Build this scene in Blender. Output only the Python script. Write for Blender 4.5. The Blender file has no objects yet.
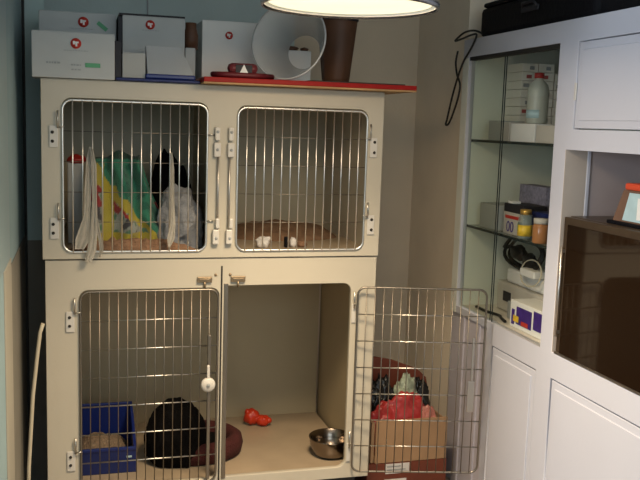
import bpy, bmesh, math, random
from mathutils import Vector, Matrix, noise
random.seed(7)
SC = bpy.context.scene
COL = SC.collection
R = math.radians

# ------------------------------------------------------------------ materials
def mat(name, col, rough=.6, metal=0, bump=0, bscale=40, var=0, vscale=6, trans=0, alpha=1, emit=None, estr=0, ior=1.45, spec=.5, attr=False, sheen=0, stretch=(1, 1, 1)):
    m = bpy.data.materials.new(name); m.use_nodes = True
    nt = m.node_tree; b = nt.nodes['Principled BSDF']
    c = (*col, 1)
    b.inputs['Base Color'].default_value = c
    b.inputs['Roughness'].default_value = rough
    b.inputs['Metallic'].default_value = metal
    b.inputs['IOR'].default_value = ior
    b.inputs['Specular IOR Level'].default_value = spec
    b.inputs['Transmission Weight'].default_value = trans
    b.inputs['Alpha'].default_value = alpha
    if sheen: b.inputs['Sheen Weight'].default_value = sheen
    if emit: b.inputs['Emission Color'].default_value = (*emit, 1); b.inputs['Emission Strength'].default_value = estr
    tc = nt.nodes.new('ShaderNodeTexCoord'); mp = nt.nodes.new('ShaderNodeMapping'); mp.inputs['Scale'].default_value = stretch
    nt.links.new(tc.outputs['Object'], mp.inputs['Vector'])
    src = None
    if attr:
        a = nt.nodes.new('ShaderNodeVertexColor'); a.layer_name = 'Col'; src = a.outputs['Color']
        nt.links.new(src, b.inputs['Base Color'])
    if var:
        n = nt.nodes.new('ShaderNodeTexNoise'); n.inputs['Scale'].default_value = vscale; n.inputs['Detail'].default_value = 5
        nt.links.new(mp.outputs[0], n.inputs['Vector'])
        r = nt.nodes.new('ShaderNodeMapRange'); r.inputs['From Min'].default_value = .3; r.inputs['From Max'].default_value = .7
        r.inputs['To Min'].default_value = 1 - var; r.inputs['To Max'].default_value = 1 + var * .4
        nt.links.new(n.outputs['Fac'], r.inputs['Value'])
        h = nt.nodes.new('ShaderNodeVectorMath'); h.operation = 'SCALE'
        if src: nt.links.new(src, h.inputs[0])
        else: h.inputs[0].default_value = col
        nt.links.new(r.outputs[0], h.inputs['Scale']); nt.links.new(h.outputs[0], b.inputs['Base Color'])
    if bump:
        n = nt.nodes.new('ShaderNodeTexNoise'); n.inputs['Scale'].default_value = bscale; n.inputs['Detail'].default_value = 4
        nt.links.new(mp.outputs[0], n.inputs['Vector'])
        bp = nt.nodes.new('ShaderNodeBump'); bp.inputs['Strength'].default_value = bump; bp.inputs['Distance'].default_value = .01
        nt.links.new(n.outputs['Fac'], bp.inputs['Height']); nt.links.new(bp.outputs[0], b.inputs['Normal'])
    return m

def glass(name, tint, alpha_fac, rough=.02):
    """thin pane: mostly transparent with a tint and a fresnel gloss"""
    m = bpy.data.materials.new(name); m.use_nodes = True; nt = m.node_tree
    for n in list(nt.nodes): nt.nodes.remove(n)
    o = nt.nodes.new('ShaderNodeOutputMaterial'); t = nt.nodes.new('ShaderNodeBsdfTransparent'); t.inputs[0].default_value = (*tint, 1)
    g = nt.nodes.new('ShaderNodeBsdfGlossy'); g.inputs['Roughness'].default_value = rough
    x = nt.nodes.new('ShaderNodeMixShader'); x.inputs[0].default_value = alpha_fac
    nt.links.new(t.outputs[0], x.inputs[1]); nt.links.new(g.outputs[0], x.inputs[2])
    nt.links.new(x.outputs[0], o.inputs[0])
    return m

M = dict(
    wall=mat('wall_paint', (.50, .60, .60), .8, bump=.08, bscale=90, var=.05),
    wall_lamplit=mat('wall_paint_lamplit', (.64, .54, .41), .8, bump=.08, bscale=90, var=.05),
    wall_r=mat('wall_paint_beige', (.80, .71, .58), .8, bump=.08, bscale=90, var=.05),
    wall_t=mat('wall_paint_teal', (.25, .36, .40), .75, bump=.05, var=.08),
    wall_g=mat('filler_paint', (.46, .60, .60), .8, var=.05),
    jamb=mat('jamb_paint', (.22, .31, .35), .5, bump=.03),
    cream=mat('cream_paint', (.62, .58, .50), .5, bump=.03, var=.05),
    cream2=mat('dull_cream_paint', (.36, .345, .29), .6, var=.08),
    darkgap=mat('dark_gap', (.03, .03, .03), .8),
    wall_shade=mat('wall_shade_brown', (.22, .21, .18), .7, var=.15),
    floor=mat('floor_vinyl', (.30, .25, .20), .5, var=.15, vscale=12),
    ceil=mat('ceiling_paint', (.6, .6, .58), .9, bump=.05),
    fibre=mat('cage_fibreglass', (.50, .465, .385), .35, bump=.02, bscale=120, var=.04, vscale=3, spec=.3),
    inner2=mat('cage_inner_upper', (.48, .43, .31), .5, bump=.02, var=.06, vscale=4),
    inner=mat('cage_inner', (.48, .40, .26), .42, bump=.02, var=.06, vscale=4),
    innerfl=mat('cage_floor', (.38, .30, .21), .35, bump=.03, var=.12, vscale=7),
    slot=mat('slot_dark', (.02, .018, .015), .6),
    steel=mat('steel_wire', (.52, .50, .46), .3, 1),
    steelb=mat('bright_wire', (.78, .77, .74), .33, 1),
    steeld=mat('dull_wire', (.25, .225, .19), .42, 1),
    steel2=mat('brushed_steel', (.50, .48, .45), .38, 1, bump=.05, bscale=200, stretch=(1, 1, .1)),
    brass=mat('aged_metal', (.30, .23, .15), .4, .8, var=.2, vscale=60),
    plast=mat('white_plastic', (.58, .56, .52), .35),
    cab=mat('cabinet_paint', (.53, .545, .61), .38, bump=.03, bscale=60, var=.03, vscale=3),
    cab2=mat('cabinet_side_paint', (.50, .48, .54), .5, bump=.03, var=.08, vscale=5),
    cabin=mat('cabinet_inside', (.82, .84, .76), .55, var=.07, vscale=5),
    cabwt=mat('worktop_cream', (.62, .58, .52), .4, var=.05),
    nichew=mat('niche_wall', (.42, .355, .34), .6, var=.06),
    nichel=mat('niche_lining', (.50, .44, .38), .5, var=.08),
    card=mat('white_card', (.46, .48, .48), .6, var=.05, vscale=8),
    card2=mat('grey_card', (.42, .43, .42), .65, var=.06, vscale=8),
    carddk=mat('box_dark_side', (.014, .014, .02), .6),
    red=mat('logo_red', (.45, .03, .02), .5),
    green=mat('print_green', (.10, .34, .18), .6),
    grey=mat('print_grey', (.30, .32, .33), .6),
    redpaint=mat('red_board_paint', (.30, .008, .006), .45, spec=.2, var=.15, vscale=20),
    wood=mat('board_wood', (.42, .25, .11), .6, var=.3, vscale=10, stretch=(1, 8, 8)),
    blue=mat('blue_plastic', (.006, .018, .14), .35, var=.1),
    bluedk=mat('navy_plastic', (.008, .018, .11), .4, var=.1),
    clear=glass('milky_clear', (.88, .91, .93), .1, .15),
    cone=mat('collar_plastic', (.80, .82, .82), .25, alpha=.5),
    coneedge=mat('collar_rim', (.72, .75, .77), .3, alpha=.8),
    brown=mat('brown_bin', (.115, .05, .025), .5, var=.15, vscale=15),
    brown2=mat('brown_card', (.16, .09, .06), .6, var=.15, vscale=15),
    harn=mat('harness_red', (.13, .01, .015), .5, var=.15, vscale=30),
    white=mat('white_matte', (.75, .75, .73), .5),
    lampm=mat('lamp_metal', (.35, .36, .40), .25, .9),
    black=mat('black_leather', (.004, .004, .006), .6, spec=.15, bump=.2, bscale=60),
    cable=mat('black_cable', (.008, .008, .008), .5),
    glassd=glass('pane_green', (.80, .83, .78), .05),
    glasse=mat('glass_edge', (.02, .03, .03), .2),
    shelfg=mat('shelf_glass', (.30, .36, .33), .08, alpha=.45),
    oven=mat('smoked_glass', (.012, .006, .003), .06, spec=.45, ior=1.45),
    ovenf=mat('oven_frame', (.085, .060, .040), .35, .5, var=.2, vscale=20),
    towg=mat('printed_towel', (1, 1, 1), .9, bump=.5, bscale=250, attr=True, sheen=.2),
    greyt=mat('grey_towel', (.27, .28, .30), .95, bump=.6, bscale=120, var=.25, vscale=25),
    blackt=mat('black_fleece', (.004, .0035, .0035), .95, spec=.1, bump=.6, bscale=150),
    dred=mat('dark_red_fleece', (.055, .008, .007), .9, bump=.5, bscale=150, var=.2, vscale=30),
    brownt=mat('brown_towel', (.24, .14, .08), .95, bump=.5, bscale=150, var=.25, vscale=30),
    peach=mat('peach_towel', (.26, .15, .09), .95, bump=.5, bscale=150, var=.3, vscale=30),
    gauze=mat('gauze', (.66, .63, .56), .9, bump=.4, bscale=300, var=.08, vscale=40),
    orange=mat('orange_rubber', (.52, .035, .010), .35),
    bowl=mat('bowl_steel', (.24, .20, .165), .22, 1),
    litter=mat('litter', (.26, .19, .13), .95, bump=1, bscale=160, var=.3, vscale=90),
    carton=mat('red_brown_carton', (.15, .036, .018), .6, var=.2, vscale=10),
    beige=mat('kraft_card', (.34, .21, .115), .75, var=.1, vscale=8),
    bagb=mat('black_bag', (.012, .012, .012), .25, bump=.6, bscale=30),
    bagr=mat('red_bag', (.36, .030, .030), .35, bump=.5, bscale=30, var=.35, vscale=18),
    bagp=mat('pink_bag', (.40, .15, .12), .4, bump=.5, bscale=30, var=.2, vscale=18),
    bagw=mat('pale_green_bag', (.36, .42, .32), .4, bump=.5, bscale=40, var=.5, vscale=25),
    paper=mat('white_paper', (.62, .60, .58), .7, var=.1, vscale=30),
    bottle=mat('milky_bottle', (.44, .46, .40), .35, var=.05),
    redcap=mat('red_cap', (.32, .02, .015), .35),
    yel=mat('yellow_label', (.75, .50, .04), .45, var=.3, vscale=60),
    grn=mat('green_label', (.12, .35, .10), .45),
    amber=mat('amber_jar', (.34, .15, .06), .2),
    purp=mat('purple_print', (.05, .02, .20), .45, var=.3, vscale=40),
    oliv=mat('gold_cap', (.55, .33, .08), .3, .6),
    packw=mat('pack_white', (.85, .82, .74), .6),
    packr=mat('pack_red', (.45, .10, .09), .6),
    lilac=mat('checked_card', (.26, .25, .34), .6, var=.4, vscale=90),
    offw=mat('offwhite_card', (.50, .47, .42), .6, var=.05),
    teal=mat('pale_teal', (.42, .58, .62), .4, var=.1, vscale=30),
    tan=mat('rod_tan', (.55, .50, .38), .5),
    rb=mat('red_orange', (.55, .07, .03), .4),
)
# striped stack of packs: horizontal bands
def striped(name, a, b, scale):
    m = mat(name, a, .6); nt = m.node_tree; bs = nt.nodes['Principled BSDF']
    tc = nt.nodes.new('ShaderNodeTexCoord'); w = nt.nodes.new('ShaderNodeTexWave'); w.bands_direction = 'Z'; w.inputs['Scale'].default_value = scale
    w.inputs['Distortion'].default_value = .4
    r = nt.nodes.new('ShaderNodeValToRGB'); r.color_ramp.elements[0].color = (*a, 1); r.color_ramp.elements[1].color = (*b, 1); r.color_ramp.elements[0].position = .75; r.color_ramp.elements[1].position = .95
    nt.links.new(tc.outputs['Object'], w.inputs['Vector']); nt.links.new(w.outputs['Fac'], r.inputs[0]); nt.links.new(r.outputs[0], bs.inputs['Base Color'])
    return m

# ------------------------------------------------------------------ mesh helpers
def link(name, me, m, parent=None, smooth=False):
    o = bpy.data.objects.new(name, me); COL.objects.link(o)
    if m is not None:
        for k in (m if isinstance(m, (list, tuple)) else [m]): me.materials.append(k)
    if smooth:
        for p in me.polygons: p.use_smooth = True
    if parent:
        o.parent = parent
        bpy.context.view_layer.update()
        o.matrix_parent_inverse = parent.matrix_world.inverted()
    return o

class B:
    """collects shapes in world coordinates, then links them as one mesh object"""
    def __init__(s): s.bm = bmesh.new()
    def box(s, x0, x1, y0, y1, z0, z1, bev=0, rot=None, about=None, mi=0):
        r = bmesh.ops.create_cube(s.bm, size=1); vs = r['verts']
        for v in vs: v.co = Vector(((x0 + x1) / 2 + v.co.x * (x1 - x0), (y0 + y1) / 2 + v.co.y * (y1 - y0), (z0 + z1) / 2 + v.co.z * (z1 - z0)))
        fs = set(f for v in vs for f in v.link_faces)
        for f in fs: f.material_index = mi
        if bev:
            es = list(set(e for v in vs for e in v.link_edges))
            g = bmesh.ops.bevel(s.bm, geom=es, offset=bev, segments=2, profile=.5, affect='EDGES', clamp_overlap=True)
            vs = list(set(v for f in g['faces'] for v in f.verts) | set(v for v in vs if v.is_valid))
        if rot:
            c = Vector(about) if about else Vector(((x0 + x1) / 2, (y0 + y1) / 2, (z0 + z1) / 2))
            vs = [v for v in vs if v.is_valid]
            bmesh.ops.rotate(s.bm, verts=vs, cent=c, matrix=rot)
        return s
    def tube(s, pts, r, n=8, closed=False, mi=0):
        pts = [Vector(p) for p in pts]; rings = []; N = len(pts)
        up = None
        for i, p in enumerate(pts):
            if closed: t = (pts[(i + 1) % N] - pts[i - 1])
            else: t = (pts[min(i + 1, N - 1)] - pts[max(i - 1, 0)])
            t = t.normalized() if t.length > 1e-9 else Vector((0, 0, 1))
            if up is None: up = Vector((0, 0, 1)) if abs(t.z) < .9 else Vector((0, 1, 0))
            a = t.cross(up)
            if a.length < 1e-3: a = t.cross(Vector((1, 0, 0)))
            a.normalize(); b = a.cross(t).normalized(); up = b
            rr = r[i] if isinstance(r, (list, tuple)) else r
            rings.append([s.bm.verts.new(p + (a * math.cos(k * 2 * math.pi / n) + b * math.sin(k * 2 * math.pi / n)) * rr) for k in range(n)])
        for i in range(N if closed else N - 1):
            A, C = rings[i], rings[(i + 1) % N]
            for k in range(n):
                try: f = s.bm.faces.new((A[k], A[(k + 1) % n], C[(k + 1) % n], C[k])); f.material_index = mi; f.smooth = True
                except ValueError: pass
        if not closed:
            s.bm.faces.new(list(reversed(rings[0]))).material_index = mi; s.bm.faces.new(rings[-1]).material_index = mi
        return s
    def lathe(s, prof, c=(0, 0, 0), n=32, mat4=None, mi=0, a0=0, a1=360):
        rings = []; full = abs(a1 - a0) >= 360; K = n if full else n + 1
        for (r, z) in prof:
            rings.append([s.bm.verts.new(Vector((r * math.cos(R(a0 + (a1 - a0) * k / n)), r * math.sin(R(a0 + (a1 - a0) * k / n)), z))) for k in range(K)])
        vs = [v for g in rings for v in g]
        for i in range(len(prof) - 1):
            for k in range(n):
                k2 = (k + 1) % K
                try: f = s.bm.faces.new((rings[i][k], rings[i][k2], rings[i + 1][k2], rings[i + 1][k])); f.smooth = True; f.material_index = mi
                except ValueError: pass
        for v in vs:
            if mat4: v.co = mat4 @ v.co
            v.co += Vector(c)
        return s
    def ball(s, c, rx, ry, rz, rot=None, seg=20, nz=0, seed=0):
        r = bmesh.ops.create_uvsphere(s.bm, u_segments=seg, v_segments=seg // 2 + 2, radius=1)
        for v in r['verts']:
            d = 1 + (nz * noise.noise(v.co * 1.7 + Vector((seed, seed * 2, 0))) if nz else 0)
            q = Vector((v.co.x * rx * d, v.co.y * ry * d, v.co.z * rz * d))
            if rot: q = rot @ q
            v.co = q + Vector(c)
            for f in v.link_faces: f.smooth = True
        return s
    def poly(s, pts, mi=0):
        f = s.bm.faces.new([s.bm.verts.new(Vector(p)) for p in pts]); f.material_index = mi; return s
    def make(s, name, m, parent=None, smooth=False):
        bmesh.ops.recalc_face_normals(s.bm, faces=s.bm.faces)
        me = bpy.data.meshes.new(name); s.bm.to_mesh(me); s.bm.free()
        return link(name, me, m, parent, smooth)

def thing(name, label, cat, loc, group=None):
    o = bpy.data.objects.new(name, None); o.location = loc; o.empty_display_size = .05; COL.objects.link(o)
    o['label'] = label; o['category'] = cat
    if group: o['group'] = group
    return o
def tag(o, label, cat, group=None):
    o['label'] = label; o['category'] = cat
    if group: o['group'] = group
    return o
def struct(o): o['kind'] = 'structure'; return o

def rrect(x0, x1, z0, z1, r, n=6):
    p = []
    for cx, cz, a in ((x1 - r, z1 - r, 0), (x0 + r, z1 - r, 90), (x0 + r, z0 + r, 180), (x1 - r, z0 + r, 270)):
        for k in range(n + 1):
            t = R(a + 90 * k / n); p.append((cx + r * math.cos(t), cz + r * math.sin(t)))
    return p

def panel(name, outer, holes, thick, m, parent, plane='XZ', at=0, bev=.002):
    """flat plate with rounded holes; outer/holes are point lists in the plate's plane"""
    cu = bpy.data.curves.new(name, 'CURVE'); cu.dimensions = '2D'; cu.fill_mode = 'BOTH'
    cu.extrude = thick / 2 - bev; cu.bevel_depth = bev; cu.bevel_resolution = 1; cu.offset = -bev
    for pts in [outer] + holes:
        sp = cu.splines.new('POLY'); sp.points.add(len(pts) - 1)
        for i, (a, b) in enumerate(pts): sp.points[i].co = (a, b, 0, 1)
        sp.use_cyclic_u = True
    t = bpy.data.objects.new('tmp', cu); COL.objects.link(t)
    me = bpy.data.meshes.new_from_object(t.evaluated_get(bpy.context.evaluated_depsgraph_get()))
    bpy.data.objects.remove(t); bpy.data.curves.remove(cu)
    me.name = name; me.materials.clear()
    for v in me.vertices:
        a, b, c = v.co
        v.co = (a, at + c, b) if plane == 'XZ' else (at + c, a, b)
    return link(name, me, m, parent)

def text(body, size, loc, rot, m, parent, name='printed_text'):
    cu = bpy.data.curves.new(name, 'FONT'); cu.body = body; cu.size = size; cu.extrude = .0003; cu.align_x = 'CENTER'
    t = bpy.data.objects.new('tmp', cu); COL.objects.link(t)
    me = bpy.data.meshes.new_from_object(t.evaluated_get(bpy.context.evaluated_depsgraph_get()))
    bpy.data.objects.remove(t); me.materials.clear()
    me.transform(Matrix.Translation(loc) @ rot.to_4x4())
    return link(name, me, m, parent)

# ------------------------------------------------------------------ room shell
XL, XR, YB, ZC = -.08, 1.66, .84, 2.62
struct(B().box(-2.4, 2.3, -4.6, YB + .1, -.08, 0).make('floor', M['floor']))
struct(B().box(-2.4, 2.3, -4.6, YB + .1, ZC, ZC + .08).make('ceiling', M['ceil']))
struct(B().box(-2.4, 1.06, YB, YB + .1, 0, ZC).make('wall_back', M['wall']))
struct(B().box(1.06, 2.3, YB, YB + .1, 0, ZC).make('wall_back_right', M['wall_lamplit']))  # same back wall, warm lamplight put into this half's colour
o = B().box(XL - .12, XL, -1.25, YB, 0, ZC).make('wall_left', M['wall_t']); struct(o)
struct(B().box(-2.4, -2.3, -4.6, YB, 0, ZC).make('wall_far_left', M['wall']))
struct(B().box(-2.4, 2.3, -4.7, -4.6, 0, ZC).make('wall_front', M['wall']))
w = B(); w.box(2.08, 2.2, -4.6, YB, 0, ZC)
struct(w.make('wall_right', M['wall_r']))
struct(B().box(XR, 2.08, .30, YB, 0, ZC).make('wall_pier', M['wall_r']))
# trims on the left wall: door jamb, shadow gap, lower wall with its shade painted in
struct(B().box(XL, XL + .004, -1.2, -.37, 1.08, ZC - .3, .001).make('trim_1', M['jamb']))
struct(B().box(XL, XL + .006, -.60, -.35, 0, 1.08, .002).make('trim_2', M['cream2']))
struct(B().box(XL, XL + .003, -.349, .40, 0, 1.05, .001).make('trim_3', M['wall_shade']))  # dark colour stands for shade where the lamp does not reach
struct(B().box(XL, XL + .008, .41, .46, 0, ZC - .02).make('trim_4', M['darkgap']))
struct(B().box(XL, XL + .004, -1.2, -.61, 0, 1.08, .001).make('trim_5', M['wall_t']))
struct(B().box(XL, -.003, .46, .48, 1.02, ZC).make('trim_7', M['wall_g']))
struct(B().box(XL, -.003, .46, .48, 0, 1.0195).make('trim_8', M['wall_shade']))  # filler continued down, shade of the recess put into its colour
struct(B().box(.405, .411, YB - .006, YB, 1.7, ZC).make('trim_6', M['grey']))
struct(B().box(1.2, XR, YB - .012, YB, 0, .09, .002).make('baseboard_back', M['cream']))

# ------------------------------------------------------------------ wire doors
VB, HB = .0024, .0026
def wire_grid(x0, x1, z0, z1, y, nv, nh, r=.035, VB=.0022, HB=.0026):
    b = B()
    fr = rrect(x0, x1, z0, z1, r, 7)
    b.tube([(a, y, c) for a, c in fr], .0042, 8, closed=True)
    for i in range(1, nv + 1):
        x = x0 + (x1 - x0) * i / (nv + 1)
        b.tube([(x, y - .0045, z0), (x, y - .0045, z1)], VB, 8)
    for k in range(1, nh + 1):
        z = z0 + (z1 - z0) * k / (nh + 1)
        b.tube([(x0, y, z), (x1, y, z)], HB, 8, mi=1)
    return b

def hinge(parent, x, z, y, sgn=1, plate=True):
    b = B()
    b.box(x - .014, x + .014, y - .005, y, z - .036, z + .036, .002)
    h = b.make('hinge', M['plast'], parent)
    B().tube([(x + sgn * .012, y - .010, z + .030), (x + sgn * .012, y - .010, z + .088)], .0032).tube([(x + sgn * .012, y - .010, z + .045), (x + sgn * .034, y - .012, z + .045)], .0028).make('hinge_pin', M['steel'], h) if False else None
    return h
def hinge_pin(parent, x, z, y, sgn):
    B().tube([(x + sgn * .013, y - .010, z + .028), (x + sgn * .013, y - .010, z + .085)], .0032).tube([(x + sgn * .013, y - .010, z + .032), (x + sgn * .035, y - .010, z + .034)], .0026).make('hinge_pin', M['steel'], parent)
def screws(parent, x, zs, y, m='slot'):
    for z in zs:
        B().lathe([(0.0001, -.003), (.004, -.003), (.0055, 0)], (x, y, z), 14, Matrix.Rotation(R(-90), 4, 'X')).make('screw', M[m], parent)

# ------------------------------------------------------------------ upper cage unit
ZT, ZS, ZB, W, DP = 1.622, 1.018, .152, 1.197, .70
UC = thing('cage', 'upper cream pet cage unit with two closed wire doors, stacked on the lower cage', 'cage', (.6, .35, ZS))
T = .025
opL = rrect(.066, .553, 1.040, 1.560, .032); opR = rrect(.655, 1.137, 1.040, 1.556, .032)
panel('front_panel', [(0, ZS), (W, ZS), (W, ZT), (0, ZT)], [opL, opR], .022, M['fibre'], UC, at=.004)
B().box(0, T, .016, DP, ZS, ZT).make('side_panel', M['inner2'], UC)
B().box(W - T, W, .016, DP, ZS, ZT).make('side_panel', M['fibre'], UC)
B().box(T, W - T, DP - .02, DP, ZS, ZT).make('back_panel', M['inner2'], UC)
B().box(T, W - T, .016, DP - .02, ZT - .02, ZT).make('top_panel', M['fibre'], UC)
B().box(T, W - T, .016, DP - .02, ZS, ZS + .022).make('bottom_panel', M['innerfl'], UC)
B().box(.59, .61, .016, DP - .02, ZS + .022, ZT - .02).make('divider', M['inner2'], UC)
dl = wire_grid(.068, .550, 1.044, 1.553, -.010, 14, 4, .032, .0023, .0012).make('door', [M['steelb'], M['steeld']], UC)
dr = wire_grid(.657, 1.133, 1.044, 1.549, -.010, 14, 4, .032, .0023, .0012).make('door', [M['steelb'], M['steeld']], UC)
for z in (1.432, 1.125):
    h = hinge(dl, .040, z, -.008); hinge_pin(h, .040, z, -.008, 1); screws(h, .036, (z - .016, z + .014), -.014)
for z in (1.420, 1.135):
    h = hinge(dr, 1.160, z, -.008); hinge_pin(h, 1.158, z, -.008, -1); screws(h, 1.163, (z - .018, z + .020), -.014)
def side_latch(door, x, s):
    for k, (z0, z1) in enumerate(((1.375, 1.425), (1.432, 1.478), (1.068, 1.120), (1.124, 1.16))):
        l = B().box(x - (.012, .009, .013, .003)[k], x + (.012, .009, .010, .011)[k], -.026, -.008, z0, z1, .004).make('latch', M['plast'], door)
    B().tube([(x + s * .004, -.018, 1.12), (x + s * .004, -.018, 1.375)], .0038).make('latch_rod', M['steel2'], door)
    screws(door, x, (1.400, 1.462, 1.09), -.026, 'grey')
side_latch(dl, .584, 1); side_latch(dr, .632, -1)
for z in (1.4, 1.1): B().tube([(.55, -.012, z + .05), (.575, -.014, z + .05)], .0025).make('latch_finger', M['steel'], dl)

# ------------------------------------------------------------------ lower cage unit
LC = thing('cage', 'lower cream pet cage unit with its right wire door swung open', 'cage', (.6, .35, 0))
ZS2 = ZS - .004
pL = rrect(.118, .602, .192, .908, .030); pR = [(.632, .196), (1.062, .196)] + rrect(.7, 1.098, .196, .915, .032)[-7:][1:] + rrect(.7, 1.096, .196, .915, .032)[:7] + [(.632, .915)]
pR = [(.632, .915), (.632, .196)] + rrect(.7, 1.098, .196, .915, .032)[21:28] + rrect(.7, 1.098, .196, .915, .032)[0:7]
panel('front_panel', [(.008, ZB), (W - .004, ZB), (W - .004, ZS2), (.008, ZS2)], [pL, pR], .022, M['fibre'], LC, at=.010)
B().box(.008, .008 + T, .022, DP, ZB, ZS2).make('side_panel', M['inner'], LC)
B().box(W - .016, W - .004, .022, DP, ZB, ZS2).make('side_panel', M['inner'], LC)
B().box(.033, W - .029, DP - .02, DP, ZB, ZS2).make('back_panel', M['inner'], LC)
B().box(.033, W - .029, .022, DP - .02, ZS2 - .02, ZS2).make('top_panel', M['inner'], LC)
FZ = .180
B().box(.033, W - .029, .022, DP - .02, ZB, FZ).make('bottom_panel', M['innerfl'], LC)
B().box(.04, W - .04, .05, DP - .03, 0, ZB).make('plinth', M['darkgap'], LC)
B().box(.618, .634, -.004, .020, .19, .925, .002).make('centre_post', M['steeld'], LC)
B().box(.6065, .6125, -.0025, .004, .155, .987).make('divider_slot', M['slot'], LC)
ld = wire_grid(.122, .597, .186, .903, -.006, 14, 6, .030, .0018, .0026).make('door', [M['steeld'], M['steel']], LC)
for z in (.800, .300):
    h = hinge(ld, .088, z, -.001); hinge_pin(h, .090, z, -.001, 1); screws(h, .086, (z - .014, z + .016), -.007)
lt = B().box(.560, .572, -.022, -.010, .20, .74, .002).make('latch_bar', M['steeld'], ld)
B().lathe([(.0001, -.016), (.021, -.016), (.026, -.010), (.026, 0), (.0001, 0)], (.562, -.022, .560), 28, Matrix.Rotation(R(-90), 4, 'X')).make('latch_knob', M['plast'], lt)
B().lathe([(.0001, -.004), (.006, -.004), (.007, 0)], (.562, -.038, .560), 14, Matrix.Rotation(R(-90), 4, 'X')).make('screw', M['grey'], lt)
B().box(.557, .567, -.034, -.022, .578, .632, .003).make('latch_lever', M['plast'], lt)
for x, s in ((.548, .580), (.668, .650)):
    c = B().box(x - .026, x + .026, -.012, -.001, .930, .950, .002).box(x - .02, x + .02, -.014, -.011, .936, .944, .001).tube([(x, -.008, .932), (x, -.008, .910)], .004).make('catch', M['brass'], LC)
    screws(c, s + (.008 if s < .6 else -.010), (.955,), -.001, 'brass')
# the right door hangs open beside the cage
HG, RO = Vector((1.118, -.022, 0)), Matrix.Rotation(R(-13), 3, 'Z')
def swung(b): bmesh.ops.rotate(b.bm, verts=b.bm.verts, cent=HG, matrix=RO); return b
od = swung(wire_grid(1.118, 1.604, .186, .903, -.022, 14, 6, .030, .0018, .0024)).make('open_door', [M['steeld'], M['steel']], LC)
for z in (.800, .255):
    h = B().box(1.101, 1.117, -.006, -.001, z - .036, z + .036, .002).make('hinge', M['plast'], od)
    B().tube([(1.109, -.012, z + .02), (1.109, -.012, z + .085)], .0035).tube([(1.106, -.012, z + .034), (1.124, -.024, z + .034)], .0026).make('hinge_pin', M['steel'], h)
l2 = swung(B().box(1.548, 1.574, -.030, -.0255, .43, .55, .002)).make('latch_plate', M['steel2'], od)
swung(B().box(1.557, 1.565, -.033, -.026, .55, .72, .001)).make('latch_bar', M['steel2'], l2)

# leaning rod left of the cages
tag(B().tube([(.000, -.014, .80), (-.010, -.014, .77), (-.019, -.014, .70), (-.036, -.016, .55), (-.052, -.02, .30), (-.060, -.022, .002)], .0065, 10).make('rod', M['tan']),
    'thin pale tan rod leaning in the gap between left wall and lower cage', 'rod')

# ------------------------------------------------------------------ cloth heaps
def heap(name, cx, cy, z0, rx, ry, h, m, seed=0, power=2.6, rough=.35, n=56, parent=None, tilt=(0, 0), colf=None, pk=(0, 0), freq=3.0):
    bm = bmesh.new(); g = {}
    for i in range(n + 1):
        for j in range(n + 1):
            u = -1 + 2 * i / n; v = -1 + 2 * j / n
            k = (abs(u) ** power + abs(v) ** power) ** (1 / power) if (u or v) else 0
            mx = max(abs(u), abs(v)); s = (mx / k) if k > 1e-6 else 1   # square -> superellipse
            uu, vv = u * s, v * s
            d = min(1, mx)
            prof = (1 - d ** 2.4) ** .6 if d < 1 else 0
            nn = noise.fractal(Vector((uu * freq * .6 + seed, vv * freq * .6 - seed, seed)), 1, 2, 3)
            rg = 1 - abs(noise.noise(Vector((uu * freq + seed * 3, vv * freq, seed + 5)))) * 2
            pkf = 1 - .22 * min(2, (uu - pk[0]) ** 2 + (vv - pk[1]) ** 2)
            z = h * prof * pkf * (1 + rough * nn * .8 + rough * .35 * rg) * (1 + tilt[0] * uu + tilt[1] * vv)
            w = 1 + .06 * noise.noise(Vector((uu * 3 + seed, vv * 3, 1))) * (1 if d > .5 else 0)
            g[i, j] = bm.verts.new((cx + uu * rx * w, cy + vv * ry * w, z0 + max(0, z)))
    for i in range(n):
        for j in range(n): bm.faces.new((g[i, j], g[i + 1, j], g[i + 1, j + 1], g[i, j + 1])).smooth = True
    if colf:
        L = bm.loops.layers.float_color.new('Col')
        for f in bm.faces:
            for l in f.loops: l[L] = (*colf(l.vert.co), 1)
    bmesh.ops.recalc_face_normals(bm, faces=bm.faces)
    me = bpy.data.meshes.new(name); bm.to_mesh(me); bm.free()
    return link(name, me, m, parent)

FU = ZS + .022
# printed towel propped up in the upper left cage
def towel_col(p):
    x, z = p.x, p.z
    n = noise.noise(Vector((x * 30, p.y * 30, z * 30)))
    dgl = (x - .160) / (.400 - .160); dz = (1.335 - z) / (1.335 - 1.07)
    d = max(0, dgl) ** 1.25 - max(0, dz) ** 1.5 * (1 if dz > 0 else 0) + (-dz if dz < 0 else 0) + .10 * n
    if z < 1.045 + .012 * n: return (.03, .02, .015)
    if abs(d) < .085: return (.42, .34, .04)
    if d > 0:
        if d > .95 or z > 1.352: return (.02, .05, .035)
        if .55 < d < .72 and 1.13 < z < 1.20: return (.25, .03, .03)
        return (.035, .20, .125) if n > -.2 else (.02, .13, .085)
    if 1.062 < z < 1.098: return (.42, .34, .04)
    if .198 < x < .238 and z < 1.25: return (.40, .34, .05)
    if d > -.30 and n > -.05 and 1.15 < z < 1.28: return (.30, .03, .03)
    if n > .28: return (.06, .06, .07)
    if n < -.22: return (.10, .20, .13)
    return (.30, .32, .29)
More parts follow.
